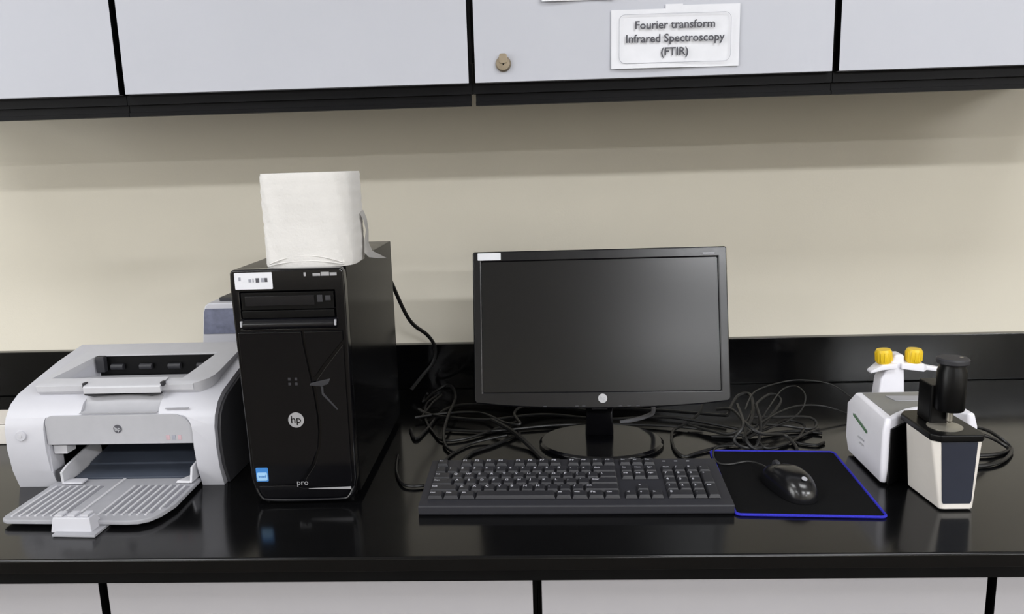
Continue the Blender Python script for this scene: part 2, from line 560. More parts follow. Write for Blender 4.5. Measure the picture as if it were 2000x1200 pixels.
# logo on the front panel
lg = obj('maker_logo', prism_y(circ(0.1843, 0.1025, 0.0068, 28), 0.0067, 0.0076), M_INK, pr)
text_obj('logo_letters', 'hp', 0.010, M_LGREY, lg, Matrix.Translation((0.1843, 0.0064, 0.1025)) @ FACE @ Matrix.Shear('XZ', 4, (0, 0)))
for k, (x, m_) in enumerate(((0.262, M_PINK), (0.2715, M_INKL), (0.281, M_PINK))):
    obj('faint_mark', bm_box(x, x + 0.006, 0.0070, 0.0076, 0.083, 0.0905), m_, pr)
obj('model_lettering', bm_box(0.262, 0.300, 0.0138, 0.0165, 0.1322, 0.1336), M_MGREY, pr)
pb = obj('power_button', prism_y(circ(0.0265, 0.0945, 0.0085, 24), 0.0005, 0.006), M_WHITE, pr, bevel=0.001)
obj('button_mark', prism_y(circ(0.0265, 0.0945, 0.0028, 16), -0.0002, 0.0007), M_LGREY, pb)
# paper mouth and tray
liner = bmesh.new()
bm_box(0.0675, 0.306, 0.150, 0.158, 0.002, 0.075, liner)
bm_box(0.0675, 0.306, 0.014, 0.150, 0.0735, 0.0752, liner)
bm_box(0.0675, 0.0690, 0.040, 0.150, 0.002, 0.0735, liner)
bm_box(0.3045, 0.306, 0.040, 0.150, 0.002, 0.0735, liner)
obj('paper_mouth', liner, M_BLACK, pr)
obj('mouth_bracket', bm_box(0.0685, 0.0905, 0.016, 0.040, 0.058, 0.0732), M_LGREY, pr, bevel=0.001)
tr_pts = [(0.069, -0.121), (0.074, -0.1265)] + [(0.080, -0.1285)]
tray = [(0.0685, 0.02), (0.0685, -0.112), (0.071, -0.122), (0.080, -0.1275), (0.262, -0.1345), (0.280, -0.133), (0.293, -0.126), (0.303, -0.110),
        (0.310, -0.078), (0.3060, 0.02)]
tb = obj('paper_tray', prism_z(tray, 0.0055, 0.0125), M_MGREY, pr, bevel=0.0018)
rib_me = to_mesh('rib', bm_box(-0.0017, 0.0017, -0.107, 0.0, 0.0, 0.0014))
finish(rib_me)
rib_me.materials.append(M_LGREY)
slot_me = to_mesh('slot', bm_box(-0.0024, 0.0024, -0.100, 0.0, 0.0, 0.0004))
finish(slot_me)
slot_me.materials.append(mat('tray_shadow_grey', (126, 126, 133), 0.6, vary=0.05))
xs = [0.082 + 0.0118 * k for k in range(7)] + [0.212 + 0.0118 * k for k in range(8)]
for k, x in enumerate(xs):
    for nm, me, dx in (('rib', rib_me, 0), ('groove_strip', slot_me, 0.0056)):
        o = bpy.data.objects.new(nm, me)
        C.objects.link(o)
        o.parent = tb
        o.location = (x + dx, -0.010 if x < 0.29 else -0.014, 0.0125)
        if x > 0.285:
            o.scale = (1, 0.78, 1)
obj('tray_rail', bm_box(0.178, 0.182, -0.12, 0.018, 0.0125, 0.0140), M_LGREY, tb)
st = obj('paper_stop', bm_loft([[(0.160, -0.149, 0.002), (0.222, -0.152, 0.002), (0.222, -0.118, 0.002), (0.160, -0.115, 0.002)],
                                [(0.163, -0.146, 0.024), (0.219, -0.149, 0.024), (0.219, -0.132, 0.024), (0.163, -0.129, 0.024)]]),
         M_WHITE, pr, bevel=0.0015)
obj('stop_plate', bm_loft([[(0.168, -0.159, 0.0005), (0.232, -0.162, 0.0005), (0.232, -0.12, 0.0005), (0.168, -0.12, 0.0005)],
                           [(0.168, -0.159, 0.0045), (0.232, -0.162, 0.0045), (0.232, -0.12, 0.0045), (0.168, -0.12, 0.0045)]]),
    M_MGREY, st, bevel=0.001)
for k in range(3):
    obj('stop_tab', bm_box(0.166 + 0.019 * k, 0.177 + 0.019 * k, -0.1455, -0.1305, 0.0241, 0.0275), M_WHITE, st, bevel=0.001)
obj('paper_guide', prism_x([(-0.002, 0.0128), (-0.004, 0.034), (0.012, 0.040), (0.108, 0.056), (0.112, 0.0128)], 0.086, 0.0905),
    M_LGREY, pr, bevel=0.001)
obj('guide_foot', bm_box(0.0905, 0.122, -0.006, 0.012, 0.0142, 0.0175), M_WHITE, pr, bevel=0.001)
obj('paper_guide', prism_x([(-0.006, 0.0142), (0.002, 0.038), (0.03, 0.042), (0.09, 0.044), (0.09, 0.0142)], 0.2985, 0.3025),
    M_LGREY, pr, bevel=0.001)
obj('guide_foot', bm_loft([[(0.275, -0.004, 0.0142), (0.2985, -0.006, 0.0142), (0.2985, 0.022, 0.0142), (0.288, 0.022, 0.0142)],
                           [(0.277, -0.002, 0.017), (0.2985, -0.004, 0.017), (0.2985, 0.020, 0.017), (0.288, 0.020, 0.017)]]), M_LGREY, pr)
obj('lift_plate', prism_x([(0.022, 0.006), (0.022, 0.0142), (0.066, 0.0190), (0.068, 0.0215), (0.140, 0.034), (0.140, 0.006)], 0.093, 0.298),
    M_BLUEGREY, pr, bevel=0.001)
obj('inner_block', bm_box(0.0695, 0.085, 0.010, 0.05, 0.0128, 0.032), M_DGREY, pr, bevel=0.001)
for (x, y) in ((0.02, 0.05), (0.32, 0.05), (0.02, 0.23), (0.32, 0.23)):
    pass

# ------------------------------------------------------------------ devices behind the printer
dv = thing('desktop_meter', 'white upright device with a grey-blue display, half hidden behind the computer tower', 'device',
           (-0.62, -0.20, H))
body = [(-0.088, 0.0), (0.055, 0.0), (0.055, 0.246), (-0.050, 0.246), (-0.058, 0.241), (-0.0635, 0.228)]
obj('housing', prism_y(body, 0.0, 0.09), M_WHITE, dv, bevel=0.004)
obj('display', prism_y([(-0.0655, 0.183), (0.045, 0.183), (0.045, 0.2345), (-0.0575, 0.2345), (-0.0600, 0.228)], -0.0012, 0.0006), M_LCD, dv)
obj('top_cap', bm_box(-0.036, 0.055, 0.02, 0.09, 0.2465, 0.2535), M_DGREY, dv, bevel=0.001)
ad = thing('white_box', 'small white box on the worktop at the left picture edge behind the printer', 'box', (-1.05, -0.325, H))
obj('box_body', bm_box(-0.08, 0.045, 0.0, 0.09, 0.0, 0.040), M_MODW, ad, bevel=0.004)
obj('box_lid', bm_box(-0.078, 0.043, 0.002, 0.088, 0.0405, 0.0425), M_MODW, ad, bevel=0.0008)

# ------------------------------------------------------------------ computer tower
tw = thing('computer_tower', 'black desktop computer tower with a glossy front, standing right of the printer', 'computer',
           (-0.4554, -0.6051, H), 0.0135)
W, HT, D = 0.166, 0.3621, 0.394
obj('steel_case', bm_box(0.002, W, 0.024, D, 0.010, HT), M_CASE, tw, bevel=0.002)
bz = [(0.026, 0.005), (0.142, 0.005), (0.155, 0.008), (0.162, 0.018), (0.165, 0.04), (0.167, 0.335), (0.166, 0.358), (0.162, 0.3625), (0.003, 0.3625),
      (0.0, 0.358), (-0.001, 0.335), (0.004, 0.04), (0.009, 0.018), (0.015, 0.008)]
drive_cut = prism_y([(0.012, 0.276), (0.152, 0.276), (0.152, 0.330), (0.012, 0.330)], -0.02, 0.010)
obj('front_bezel', prism_y(bz, 0.004, 0.0238), M_GLOSS, tw, bevel=0.003, segs=3, cuts=[drive_cut])
obj('bezel_lip', bm_tube([(0.011, 0.004, 0.026), (0.018, 0.003, 0.012), (0.030, 0.003, 0.0075), (0.08, 0.002, 0.0068), (0.140, 0.003, 0.0075),
                          (0.153, 0.003, 0.012), (0.160, 0.004, 0.026)], 0.0022, 8, 5), M_BEZEL, tw)
# raised front panels with the curved groove between them
curve = [(0.099, 0.270), (0.1005, 0.250), (0.104, 0.225), (0.1075, 0.200), (0.111, 0.170), (0.1135, 0.140), (0.1135, 0.115), (0.110, 0.090),
         (0.100, 0.064), (0.086, 0.044), (0.075, 0.034)]
left = [(0.006, 0.270)] + curve + [(0.014, 0.034), (0.010, 0.048)]
obj('front_panel', prism_y(left, 0.0, 0.0042), M_GLOSS, tw, bevel=0.0012, angle=50)
rt_top = [(0.103, 0.270), (0.160, 0.270), (0.160, 0.256), (0.128, 0.219), (0.116, 0.203), (0.1115, 0.200), (0.108, 0.225), (0.1045, 0.25)]
obj('front_panel', prism_y(rt_top, 0.0, 0.0042), M_GLOSS, tw, bevel=0.0012, angle=50)
rt_bot = [(0.160, 0.250), (0.159, 0.040), (0.156, 0.030), (0.084, 0.030)] + [(a + 0.0045, b) for a, b in reversed(curve[4:-1])] + \
         [(0.1145, 0.192), (0.120, 0.200), (0.132, 0.216)]
obj('front_panel', prism_y(rt_bot, 0.0, 0.0042), M_GLOSS, tw, bevel=0.0012, angle=50)
obj('chin_panel', prism_y([(0.016, 0.0305), (0.072, 0.0305), (0.082, 0.0265), (0.156, 0.0265), (0.152, 0.016), (0.140, 0.0105), (0.028, 0.0105),
                           (0.019, 0.018)], 0.001, 0.0042), M_GLOSS, tw, bevel=0.001)
obj('chin_glint', bm_loft([[(0.092, 0.0004, 0.0250), (0.157, 0.0004, 0.0236), (0.157, 0.0012, 0.0236), (0.092, 0.0012, 0.0250)],  # silver wedge painted as the bright highlight on the bottom lip
                          [(0.092, 0.0004, 0.0256), (0.157, 0.0004, 0.0276), (0.157, 0.0012, 0.0276), (0.092, 0.0012, 0.0256)]]), M_SILVER, tw)
dr = obj('optical_drive', bm_box(0.014, 0.150, 0.004, 0.0102, 0.303, 0.3285), M_BLACK, tw, bevel=0.0008)
obj('drive_tray', bm_box(0.020, 0.122, 0.0025, 0.0045, 0.309, 0.3235), M_BEZEL, dr, bevel=0.0006)
obj('eject_button', bm_box(0.126, 0.134, 0.0025, 0.0045, 0.313, 0.3235), M_DGREY, dr, bevel=0.0006)
obj('drive_button', bm_box(0.138, 0.146, 0.0025, 0.0045, 0.315, 0.3225), M_DGREY, dr, bevel=0.0006)
obj('bay_cover', bm_box(0.014, 0.150, 0.003, 0.0102, 0.2905, 0.302), M_BLACK, tw, bevel=0.0012)
obj('bay_ledge', prism_x([(0.0102, 0.2905), (0.004, 0.2895), (-0.0028, 0.283), (-0.003, 0.279), (0.000, 0.2755), (0.0102, 0.275)], 0.011, 0.153),
    M_BEZEL, tw, bevel=0.001)
for x in (0.0115, 0.1500):
    obj('ledge_end', bm_box(x, x + 0.003, -0.0034, 0.001, 0.279, 0.2875), M_MGREY, tw, bevel=0.0006)
for x in (0.0745, 0.0845):
    for z in (0.189, 0.1965):
        obj('port_mark', bm_box(x, x + 0.0038, -0.0006, 0.0004, z, z + 0.0042), M_DGREY, tw)
obj('power_button', prism_y([(0.106, 0.1885), (0.124, 0.1865), (0.134, 0.190), (0.138, 0.1985), (0.126, 0.196), (0.108, 0.192)], -0.0016, 0.0003),  # grey wedge shaped after the silvery highlight at the button area
    M_DGREY, tw, bevel=0.0006)
obj('diagonal_glint', prism_y([(0.1225, 0.187), (0.1262, 0.186), (0.1262, 0.176), (0.146, 0.151), (0.1445, 0.150), (0.1235, 0.174)], -0.0008, 0.0003),  # grey strip standing in for a reflection streak on the glossy front
    M_DGREY, tw)
em = obj('maker_emblem', prism_y(circ(0.0815, 0.1352, 0.0118, 32), -0.0008, 0.0003), M_SILVER, tw)
text_obj('emblem_letters', 'hp', 0.0165, M_GLOSS, em, Matrix.Translation((0.0815, -0.0011, 0.1358)) @ FACE)
sk = obj('blue_sticker', prism_y(rrect(0.0135, 0.0320, 0.0385, 0.0605, 0.0015, 3), -0.0005, 0.0003), M_BLUE, tw)
obj('sticker_print', prism_y(rrect(0.0150, 0.0305, 0.0400, 0.0530, 0.002, 3), -0.0009, -0.0003), M_LBLUE, sk)
text_obj('sticker_letters', 'intel', 0.0066, M_BLUE, sk, Matrix.Translation((0.0228, -0.0012, 0.0468)) @ FACE)
lb = obj('asset_label', prism_y(rrect(0.0075, 0.0625, 0.334, 0.3585, 0.001, 2), 0.0026, 0.0042), M_PAPER, tw)
for (x, wd, z, hh, m_) in ((0.0135, 0.003, 0.347, 0.005, M_INKL), (0.028, 0.004, 0.3445, 0.0045, M_INKL), (0.034, 0.0015, 0.3445, 0.0055, M_INKL),
                           (0.0385, 0.005, 0.3440, 0.0065, M_INK), (0.0465, 0.004, 0.3445, 0.006, M_INKL), (0.0515, 0.004, 0.3445, 0.006, M_INK)):
    obj('label_mark', bm_box(x, x + wd, 0.0022, 0.0028, z, z + hh), m_, lb)
for (x, wd, hh) in ((0.109, 0.003, 0.0055), (0.122, 0.011, 0.004), (0.134, 0.012, 0.0055), (0.147, 0.010, 0.0045)):
    obj('silver_lettering', bm_box(x, x + wd, 0.0030, 0.0042, 0.3515, 0.3515 + hh), M_SILVER, tw)
text_obj('bottom_lettering', 'pro', 0.0125, M_SILVER, tw, Matrix.Translation((0.0835, -0.0003, 0.0355)) @ FACE)
for x in (0.022, 0.145):
    for y in (0.04, 0.36):
        obj('foot', bm_lathe([(0.011, 0), (0.012, 0.004), (0.012, 0.0098)], 16, x, y), M_BLACK, tw)

# ------------------------------------------------------------------ paper roll on the tower
rl = thing('paper_towel_roll', 'white paper towel roll standing on top of the black computer tower', 'paper roll', (-0.3475, -0.522, H + 0.3624))


def sq(cx, cy, a, b, e, n=72, rot=0.0):
    pts = []
    for k in range(n):
        t = 2 * math.pi * k / n
        c, s = math.cos(t), math.sin(t)
        x = a * abs(c) ** (2 / e) * (1 if c >= 0 else -1)
        y = b * abs(s) ** (2 / e) * (1 if s >= 0 else -1)
        pts.append((cx + x * math.cos(rot) - y * math.sin(rot), cy + x * math.sin(rot) + y * math.cos(rot)))
    return pts


loops = []
NZ = 26
for k in range(NZ + 1):
    z = 0.1365 * k / NZ
    s = 1.0 - 0.006 * math.sin(k * 1.7) * (k % 3 == 0) - (0.012 if k in (0, NZ) else 0)
    loops.append([(x * s + 0.0006 * math.sin(9 * z * 40 + i), y * s + 0.0008 * math.sin(i * 0.9 + z * 60), z)
                  for i, (x, y) in enumerate(sq(0, 0, 0.0670, 0.062, 5.0, rot=0.03))])
core = bm_lathe([(0.02, 0.10), (0.02, 0.16)], 24)
obj('roll_body', bm_loft(loops), M_TOWEL, rl, cuts=[core], smooth=60)


def arc_crease(rz, h, n=18):
    pts = []
    for k in range(n):
        t = -1 + 2 * k / (n - 1)
        x = t * 0.055
        pts.append((x, -0.0622 + 0.03 * x + 0.003 * abs(t) ** 6, rz + h * (1 - t * t)))
    return pts


for rz, h in ((0.005, 0.012), (0.003, 0.006)):
    obj('crease', bm_tube(arc_crease(rz, h), 0.0009, 6, 1), M_TOWEL, rl)
bm = bmesh.new()
fl = [((0.0665, 0.010, 0.074), (0.0665, 0.040, 0.076)), ((0.0720, 0.012, 0.062), (0.0715, 0.040, 0.062)), ((0.0750, 0.014, 0.046), (0.074, 0.036, 0.044)),
      ((0.0715, 0.012, 0.028), (0.072, 0.040, 0.024)), ((0.0720, 0.006, 0.012), (0.076, 0.046, 0.010)), ((0.0800, 0.000, 0.0055), (0.085, 0.050, 0.0045)),
      ((0.0920, 0.006, 0.0028), (0.094, 0.036, 0.0026)), ((0.1020, 0.014, 0.0016), (0.103, 0.020, 0.0016))]
va = [bm.verts.new(p[0]) for p in fl]
vb = [bm.verts.new(p[1]) for p in fl]
for i in range(len(fl) - 1):
    bm.faces.new((va[i], va[i + 1], vb[i + 1], vb[i]))
bmesh.ops.solidify(bm, geom=bm.faces[:], thickness=0.0008)
obj('loose_sheet', bm, M_TOWEL, rl)

# ------------------------------------------------------------------ monitor
mo = thing('monitor', 'black widescreen monitor, switched off, on an oval stand behind the keyboard', 'monitor', (0.0961, -0.3731, H), -0.0344)
TILT = Matrix.Translation((0, 0, 0.2215)) @ Matrix.Rotation(-0.0045, 4, 'Y') @ Matrix.Rotation(-0.2378, 4, 'X')
# panel coordinates: x right, z up in the panel plane, y backwards
outer = [(0.219, 0.133), (0.2205, 0.130), (0.2205, -0.128), (0.217, -0.1335)]
for k in range(13):
    t = k / 12
    x = 0.205 - 0.41 * t
    outer.append((x, -0.1345 - 0.0095 * math.sin(math.pi * t) ** 0.7))
outer += [(-0.217, -0.1335), (-0.2205, -0.128), (-0.2205, 0.130), (-0.219, 0.133)]
hole = bm_box(-0.205, 0.205, -0.03, 0.05, -0.115, 0.115)
bez = obj('bezel', prism_y(outer, -0.006, 0.016), M_BEZEL, mo, bevel=0.0025, segs=3, cuts=[hole], xf=None)
bez.data.transform(TILT)
o = obj('screen', bm_box(-0.2049, 0.2049, -0.002, 0.004, -0.1149, 0.1149), M_SCREEN, mo)
o.data.transform(TILT)
back = bm_loft([[(-0.217, 0.0162, -0.130), (0.217, 0.0162, -0.130), (0.217, 0.0162, 0.130), (-0.217, 0.0162, 0.130)],
                [(-0.17, 0.045, -0.10), (0.17, 0.045, -0.10), (0.17, 0.045, 0.10), (-0.17, 0.045, 0.10)]])
o = obj('back_cover', back, M_BLACK, mo, bevel=0.003)
o.data.transform(TILT)
o = obj('maker_emblem', prism_y(circ(0.0028, -0.1265, 0.0078, 28), -0.0072, -0.0058), M_SILVER, mo)
o.data.transform(TILT)
me = text_mesh('hp', 0.0105, 'CENTER', 0.0001)
me.transform(TILT @ Matrix.Translation((0.0028, -0.0074, -0.1262)) @ FACE)
obj('emblem_letters', me, M_MGREY, o)
o = obj('asset_label', prism_y(rrect(-0.2115, -0.1705, 0.1175, 0.1305, 0.001, 2), -0.0068, -0.0058), M_PAPER, mo)
o.data.transform(TILT)
o = obj('model_lettering', bm_box(0.180, 0.200, -0.0066, -0.0058, 0.1205, 0.1228), M_MGREY, mo)
o.data.transform(TILT)
for k, x in enumerate((-0.100, -0.045, -0.033, 0.030, 0.045, 0.060)):
    o = obj('button', bm_box(x, x + 0.006, -0.0068, -0.0056, -0.1405, -0.1385), M_DGREY, mo)
    o.data.transform(TILT)
neck = bm_loft([[(-0.026, 0.028, 0.008), (0.026, 0.028, 0.008), (0.026, 0.062, 0.008), (-0.026, 0.062, 0.008)],
                [(-0.024, 0.022, 0.045), (0.024, 0.022, 0.045), (0.024, 0.056, 0.045), (-0.024, 0.056, 0.045)],
                [(-0.027, 0.018, 0.105), (0.027, 0.018, 0.105), (0.027, 0.060, 0.105), (-0.027, 0.060, 0.105)],
                [(-0.030, 0.028, 0.160), (0.030, 0.028, 0.160), (0.030, 0.072, 0.160), (-0.030, 0.072, 0.160)]])
obj('neck', neck, M_GLOSS, mo, bevel=0.004)
obj('neck_glint', bm_box(-0.014, 0.014, 0.0195, 0.0215, 0.062, 0.0632), M_DGREY, mo)  # grey bar painted as a highlight line across the glossy neck
obj('base', bm_loft([[(x, y, 0.0) for x, y in circ(0.002, 0.008, 0.111, 56, 0.088)],
                     [(x, y, 0.005) for x, y in circ(0.002, 0.008, 0.112, 56, 0.089)],
                     [(x, y, 0.009) for x, y in circ(0.002, 0.008, 0.107, 56, 0.084)]]), M_GLOSS, mo, bevel=0.001)

# ------------------------------------------------------------------ keyboard
kb = thing('keyboard', 'black full-size computer keyboard in front of the monitor', 'keyboard', (-0.1897, -0.6483, H), -0.0146)
KW, KD = 0.456, 0.146


def deck(y):
    return 0.0158 + (0.0288 - 0.0158) * (y / KD)


body = [(0.003, 0.0), (0.0, 0.003), (0.0, 0.0142), (0.0018, 0.0158), (KD - 0.002, 0.0288), (KD, 0.027), (KD - 0.002, 0.0)]
obj('case', prism_x(body, 0.0, KW), M_KBASE, kb, bevel=0.0012, angle=25)
U = 0.01905
KX0, KY0 = 0.0105, 0.0165


def key_mesh(wu, hu=1.0):
    a, b = wu * U / 2 - 0.0007, hu * U / 2 - 0.0007
    t = 0.0022
    bm = bm_loft([[(-a, -b, 0), (a, -b, 0), (a, b, 0), (-a, b, 0)],
                  [(-a, -b, 0.0012), (a, -b, 0.0012), (a, b, 0.0012), (-a, b, 0.0012)],
                  [(-a + t, -b + t, 0.0058), (a - t, -b + t, 0.0058), (a - t, b - t * 0.6, 0.0058), (-a + t, b - t * 0.6, 0.0058)]])
    me = evaluated(to_mesh('key', bm), 0.0007, 2)
    finish(me)
    me = weighted(me)
    me.name = 'key'
    me.materials.append(M_KEY)
    return me


KM, LM = {}, {}
SL = math.atan((0.0288 - 0.0158) / KD)


def key(x, row, wu, leg='', hu=1.0):
    """x: left edge in key units, row: 0 = front row"""
    kk = (round(wu, 2), hu)
    if kk not in KM:
        KM[kk] = key_mesh(*kk)
    o = bpy.data.objects.new('key', KM[kk])
    C.objects.link(o)
    o.parent = kb
    y = KY0 + (row + hu / 2) * U
    o.location = (KX0 + (x + wu / 2) * U, y, deck(y) + 0.0002)
    o.rotation_euler = (SL, 0, 0)
    if leg:
        if leg not in LM:
            me = text_mesh(leg, 0.0074 if len(leg) < 3 else 0.0045, 'LEFT', 0.00005, 0.00012)
            me.name = 'legend'
            me.materials.append(M_LEGEND)
            LM[leg] = me
        l = bpy.data.objects.new('legend', LM[leg])
        C.objects.link(l)
        l.parent = o
        l.location = (-wu * U / 2 + 0.0036, hu * U / 2 - 0.0068, 0.00592)


def row(x, r, items):
    for it in items:
        if isinstance(it, (int, float)):
            x += it
            continue
        leg, wu = it if isinstance(it, tuple) else (it, 1)
        key(x, r, wu, leg)
        x += wu


row(0, 0, [('Ctrl', 1.25), ('Win', 1.25), ('Alt', 1.25), ('', 6.25), ('Alt', 1.25), ('Win', 1.25), ('Fn', 1.25), ('Ctrl', 1.25)])
row(0, 1, [('Shift', 2.25)] + list('ZXCVBNM,./') + [('Shift', 2.75)])
row(0, 2, [('Caps', 1.75)] + list("ASDFGHJKL;'") + [('Enter', 2.25)])
row(0, 3, [('Tab', 1.5)] + list('QWERTYUIOP[]') + [('\\', 1.5)])
row(0, 4, list('`1234567890-=') + [('Back', 2)])
row(0, 5.35, ['Esc', 1.0, 'F1', 'F2', 'F3', 'F4', 0.5, 'F5', 'F6', 'F7', 'F8', 0.5, 'F9', 'F10', 'F11', 'F12'])
NX = 15.3
row(NX, 0, ['<', 'v', '>'])
row(NX, 1, [1, '^'])
row(NX, 3, ['Del', 'End', 'PgD'])
row(NX, 4, ['Ins', 'Hom', 'PgU'])
row(NX, 5.35, ['Prt', 'Scr', 'Pau'])
PX = 18.6
row(PX, 0, [('0', 2), '.'])
key(PX + 3, 0, 1, 'Ent', 2)
row(PX, 1, list('123'))
row(PX, 2, list('456'))
key(PX + 3, 2, 1, '+', 2)
row(PX, 3, list('789'))
row(PX, 4, ['Num', '/', '*', '-'])
for k in range(3):
    obj('status_light', bm_box(KX0 + (PX + 0.35 + k) * U, KX0 + (PX + 0.6 + k) * U, 0.134, 0.136, 0.0277, 0.0285), M_MGREY, kb)
obj('keyboard_cable', bm_tube([(-0.0011 + 0.01, 0.143, 0.012), (0.002, 0.158, 0.004), (0.006, 0.178, 0.003), (0.012, 0.214, 0.003),
                               (0.027, 0.255, 0.003), (0.056, 0.292, 0.004), (0.112, 0.31, 0.010)], 0.0023, 8, 6), M_CABLE, kb)

# ------------------------------------------------------------------ mouse pad
mp = thing('mouse_pad', 'black cloth mouse pad with a blue stitched edge, right of the keyboard', 'mouse pad', (0.3787, -0.5408, H), -0.0655)
pw, ph = 0.2065, 0.2470
pout = rrect(-pw / 2, pw / 2, -ph / 2, ph / 2, 0.008)
obj('pad', prism_z(pout, 0.0002, 0.0026), M_CLOTH, mp)
obj('blue_edge', bm_tube([(x, y, 0.0022) for x, y in rrect(-pw / 2, pw / 2, -ph / 2, ph / 2, 0.008, 6)], 0.0021, 8, 1, closed=True), M_BLUETHREAD, mp)

# ------------------------------------------------------------------ mouse
ms = thing('computer_mouse', 'glossy black wired computer mouse on the blue-edged pad', 'mouse', (0.366, -0.574, H + 0.0030), 0.27)
bm = bmesh.new()
NU, NV = 40, 14
rings = []
for j in range(NV + 1):
    v = (j / NV) * math.pi / 2
    loop = []
    for i in range(NU):
        t = 2 * math.pi * i / NU
        c, s = math.cos(t), math.sin(t)
        r = math.cos(v) ** 0.55 if j < NV else 0.001
        wx = 0.0305 * abs(c) ** 0.85 * (1 if c >= 0 else -1)
        ly = 0.0575 * abs(s) ** 0.85 * (1 if s >= 0 else -1)
        yy = ly * r
        xx = wx * r * (1 - 0.10 * math.cos(math.pi * yy / 0.115) * (0.5 + 0.5 * (1 - j / NV))) * (1 - 0.06 * yy / 0.0575)
        hgt = 0.037 - 0.010 * ((yy + 0.012) / 0.07) ** 2 - 0.006 * max(0, yy / 0.0575)
        loop.append((xx, yy, 0.0005 + hgt * math.sin(v) ** 0.9))
    rings.append(loop)
bm_loft(rings, bm)
groove = bm_box(-0.0005, 0.0005, 0.012, 0.07, 0.018, 0.05)
cross = bm_box(-0.04, 0.04, 0.0105, 0.0115, 0.031, 0.05)
wheel_cut = bm_box(-0.0042, 0.0042, 0.020, 0.044, 0.018, 0.05)
obj('shell', bm, M_MOUSE, ms, cuts=[groove, cross, wheel_cut], smooth=50)
obj('scroll_wheel', bm_lathe([(0.008, -0.0033), (0.0098, -0.002), (0.0098, 0.002), (0.008, 0.0033)], 24), M_DGREY, ms,
    xf=Matrix.Translation((0, 0.032, 0.0242)) @ Matrix.Rotation(math.pi / 2, 4, 'Y'))
obj('maker_emblem', bm_lathe([(0.0042, 0), (0.0042, 0.0005)], 20), M_MGREY, ms,
    xf=Matrix.Translation((0.0, -0.0410, 0.0330)) @ Matrix.Rotation(0.42, 4, 'X'))
_R = Matrix.Rotation(-0.27, 3, 'Z')
mc = [(0.3520, -0.518, 0.010), (0.346, -0.494, 0.0075), (0.331, -0.474, 0.0045), (0.300, -0.480, 0.0025), (0.283, -0.472, 0.0025), (0.283, -0.436, 0.0025),
      (0.300, -0.400, 0.0022), (0.345, -0.386, -0.001)]
obj('mouse_cable', bm_tube([_R @ Vector((a - 0.366, b + 0.574, c)) for a, b, c in mc], 0.0017, 8, 6), M_CABLE2, ms)

# ------------------------------------------------------------------ spectrometer
sp = thing('infrared_spectrometer', 'small white benchtop spectrometer with a black-topped sampling module and press in front', 'lab instrument',
           (0.508, -0.563, H))
plan = [(0.0, 0.0), (0.0090, -0.003), (0.030, 0.016), (0.055, 0.036), (0.090, 0.052), (0.118, 0.040), (0.136, 0.016), (0.150, 0.016), (0.150, 0.145), (0.004, 0.148)]
plan_top = [(0.005, 0.004), (0.0120, 0.001), (0.030, 0.018), (0.055, 0.038), (0.090, 0.054), (0.118, 0.042), (0.136, 0.020), (0.146, 0.020), (0.144, 0.138),
            (0.014, 0.138)]
plan_bot = [(0.003, 0.006), (0.0090, 0.002)] + plan[2:8] + [(0.148, 0.140), (0.006, 0.140)]
obj('housing', bm_loft([[(x, y, 0.004) for x, y in plan_bot], [(x, y, 0.030) for x, y in plan], [(x, y, 0.088) for x, y in plan],
                        [(x, y, 0.1085) for x, y in plan_top]]), M_SPEC, sp, bevel=0.0035, segs=3, angle=30)
dark = [(0.0110, -0.0045), (0.031, 0.0130), (0.056, 0.0330), (0.090, 0.049), (0.117, 0.037), (0.134, 0.014), (0.136, 0.020), (0.120, 0.044), (0.090, 0.060),
        (0.055, 0.042), (0.030, 0.022), (0.0120, 0.004)]
obj('front_recess', prism_z(dark, 0.003, 0.093), M_BLACK, sp, bevel=0.001)
tp = [(0.016, 0.014), (0.030, 0.028), (0.055, 0.048), (0.090, 0.063), (0.118, 0.052), (0.134, 0.034), (0.138, 0.132), (0.021, 0.132)]
obj('top_panel', prism_z(tp, 0.1080, 0.1093), M_TOPGREY, sp, bevel=0.0006)
obj('top_ridge', prism_z([(0.055, 0.084), (0.125, 0.080), (0.126, 0.106), (0.050, 0.110)], 0.1094, 0.1106), M_MGREY, sp, bevel=0.0006)
obj('green_stripe', bm_loft([[(-0.0006, 0.056, 0.0655), (-0.0006, 0.110, 0.0775), (-0.0006, 0.110, 0.0810), (-0.0006, 0.056, 0.0695)],
                             [(0.0006, 0.056, 0.0655), (0.0006, 0.110, 0.0775), (0.0006, 0.110, 0.0810), (0.0006, 0.056, 0.0695)]]), M_GREEN, sp)
for k, z in enumerate((0.048, 0.040)):
    obj('pale_lettering', bm_box(-0.0004, 0.0004, 0.066, 0.088 - 0.006 * k, z, z + 0.0022), M_LGREY, sp)
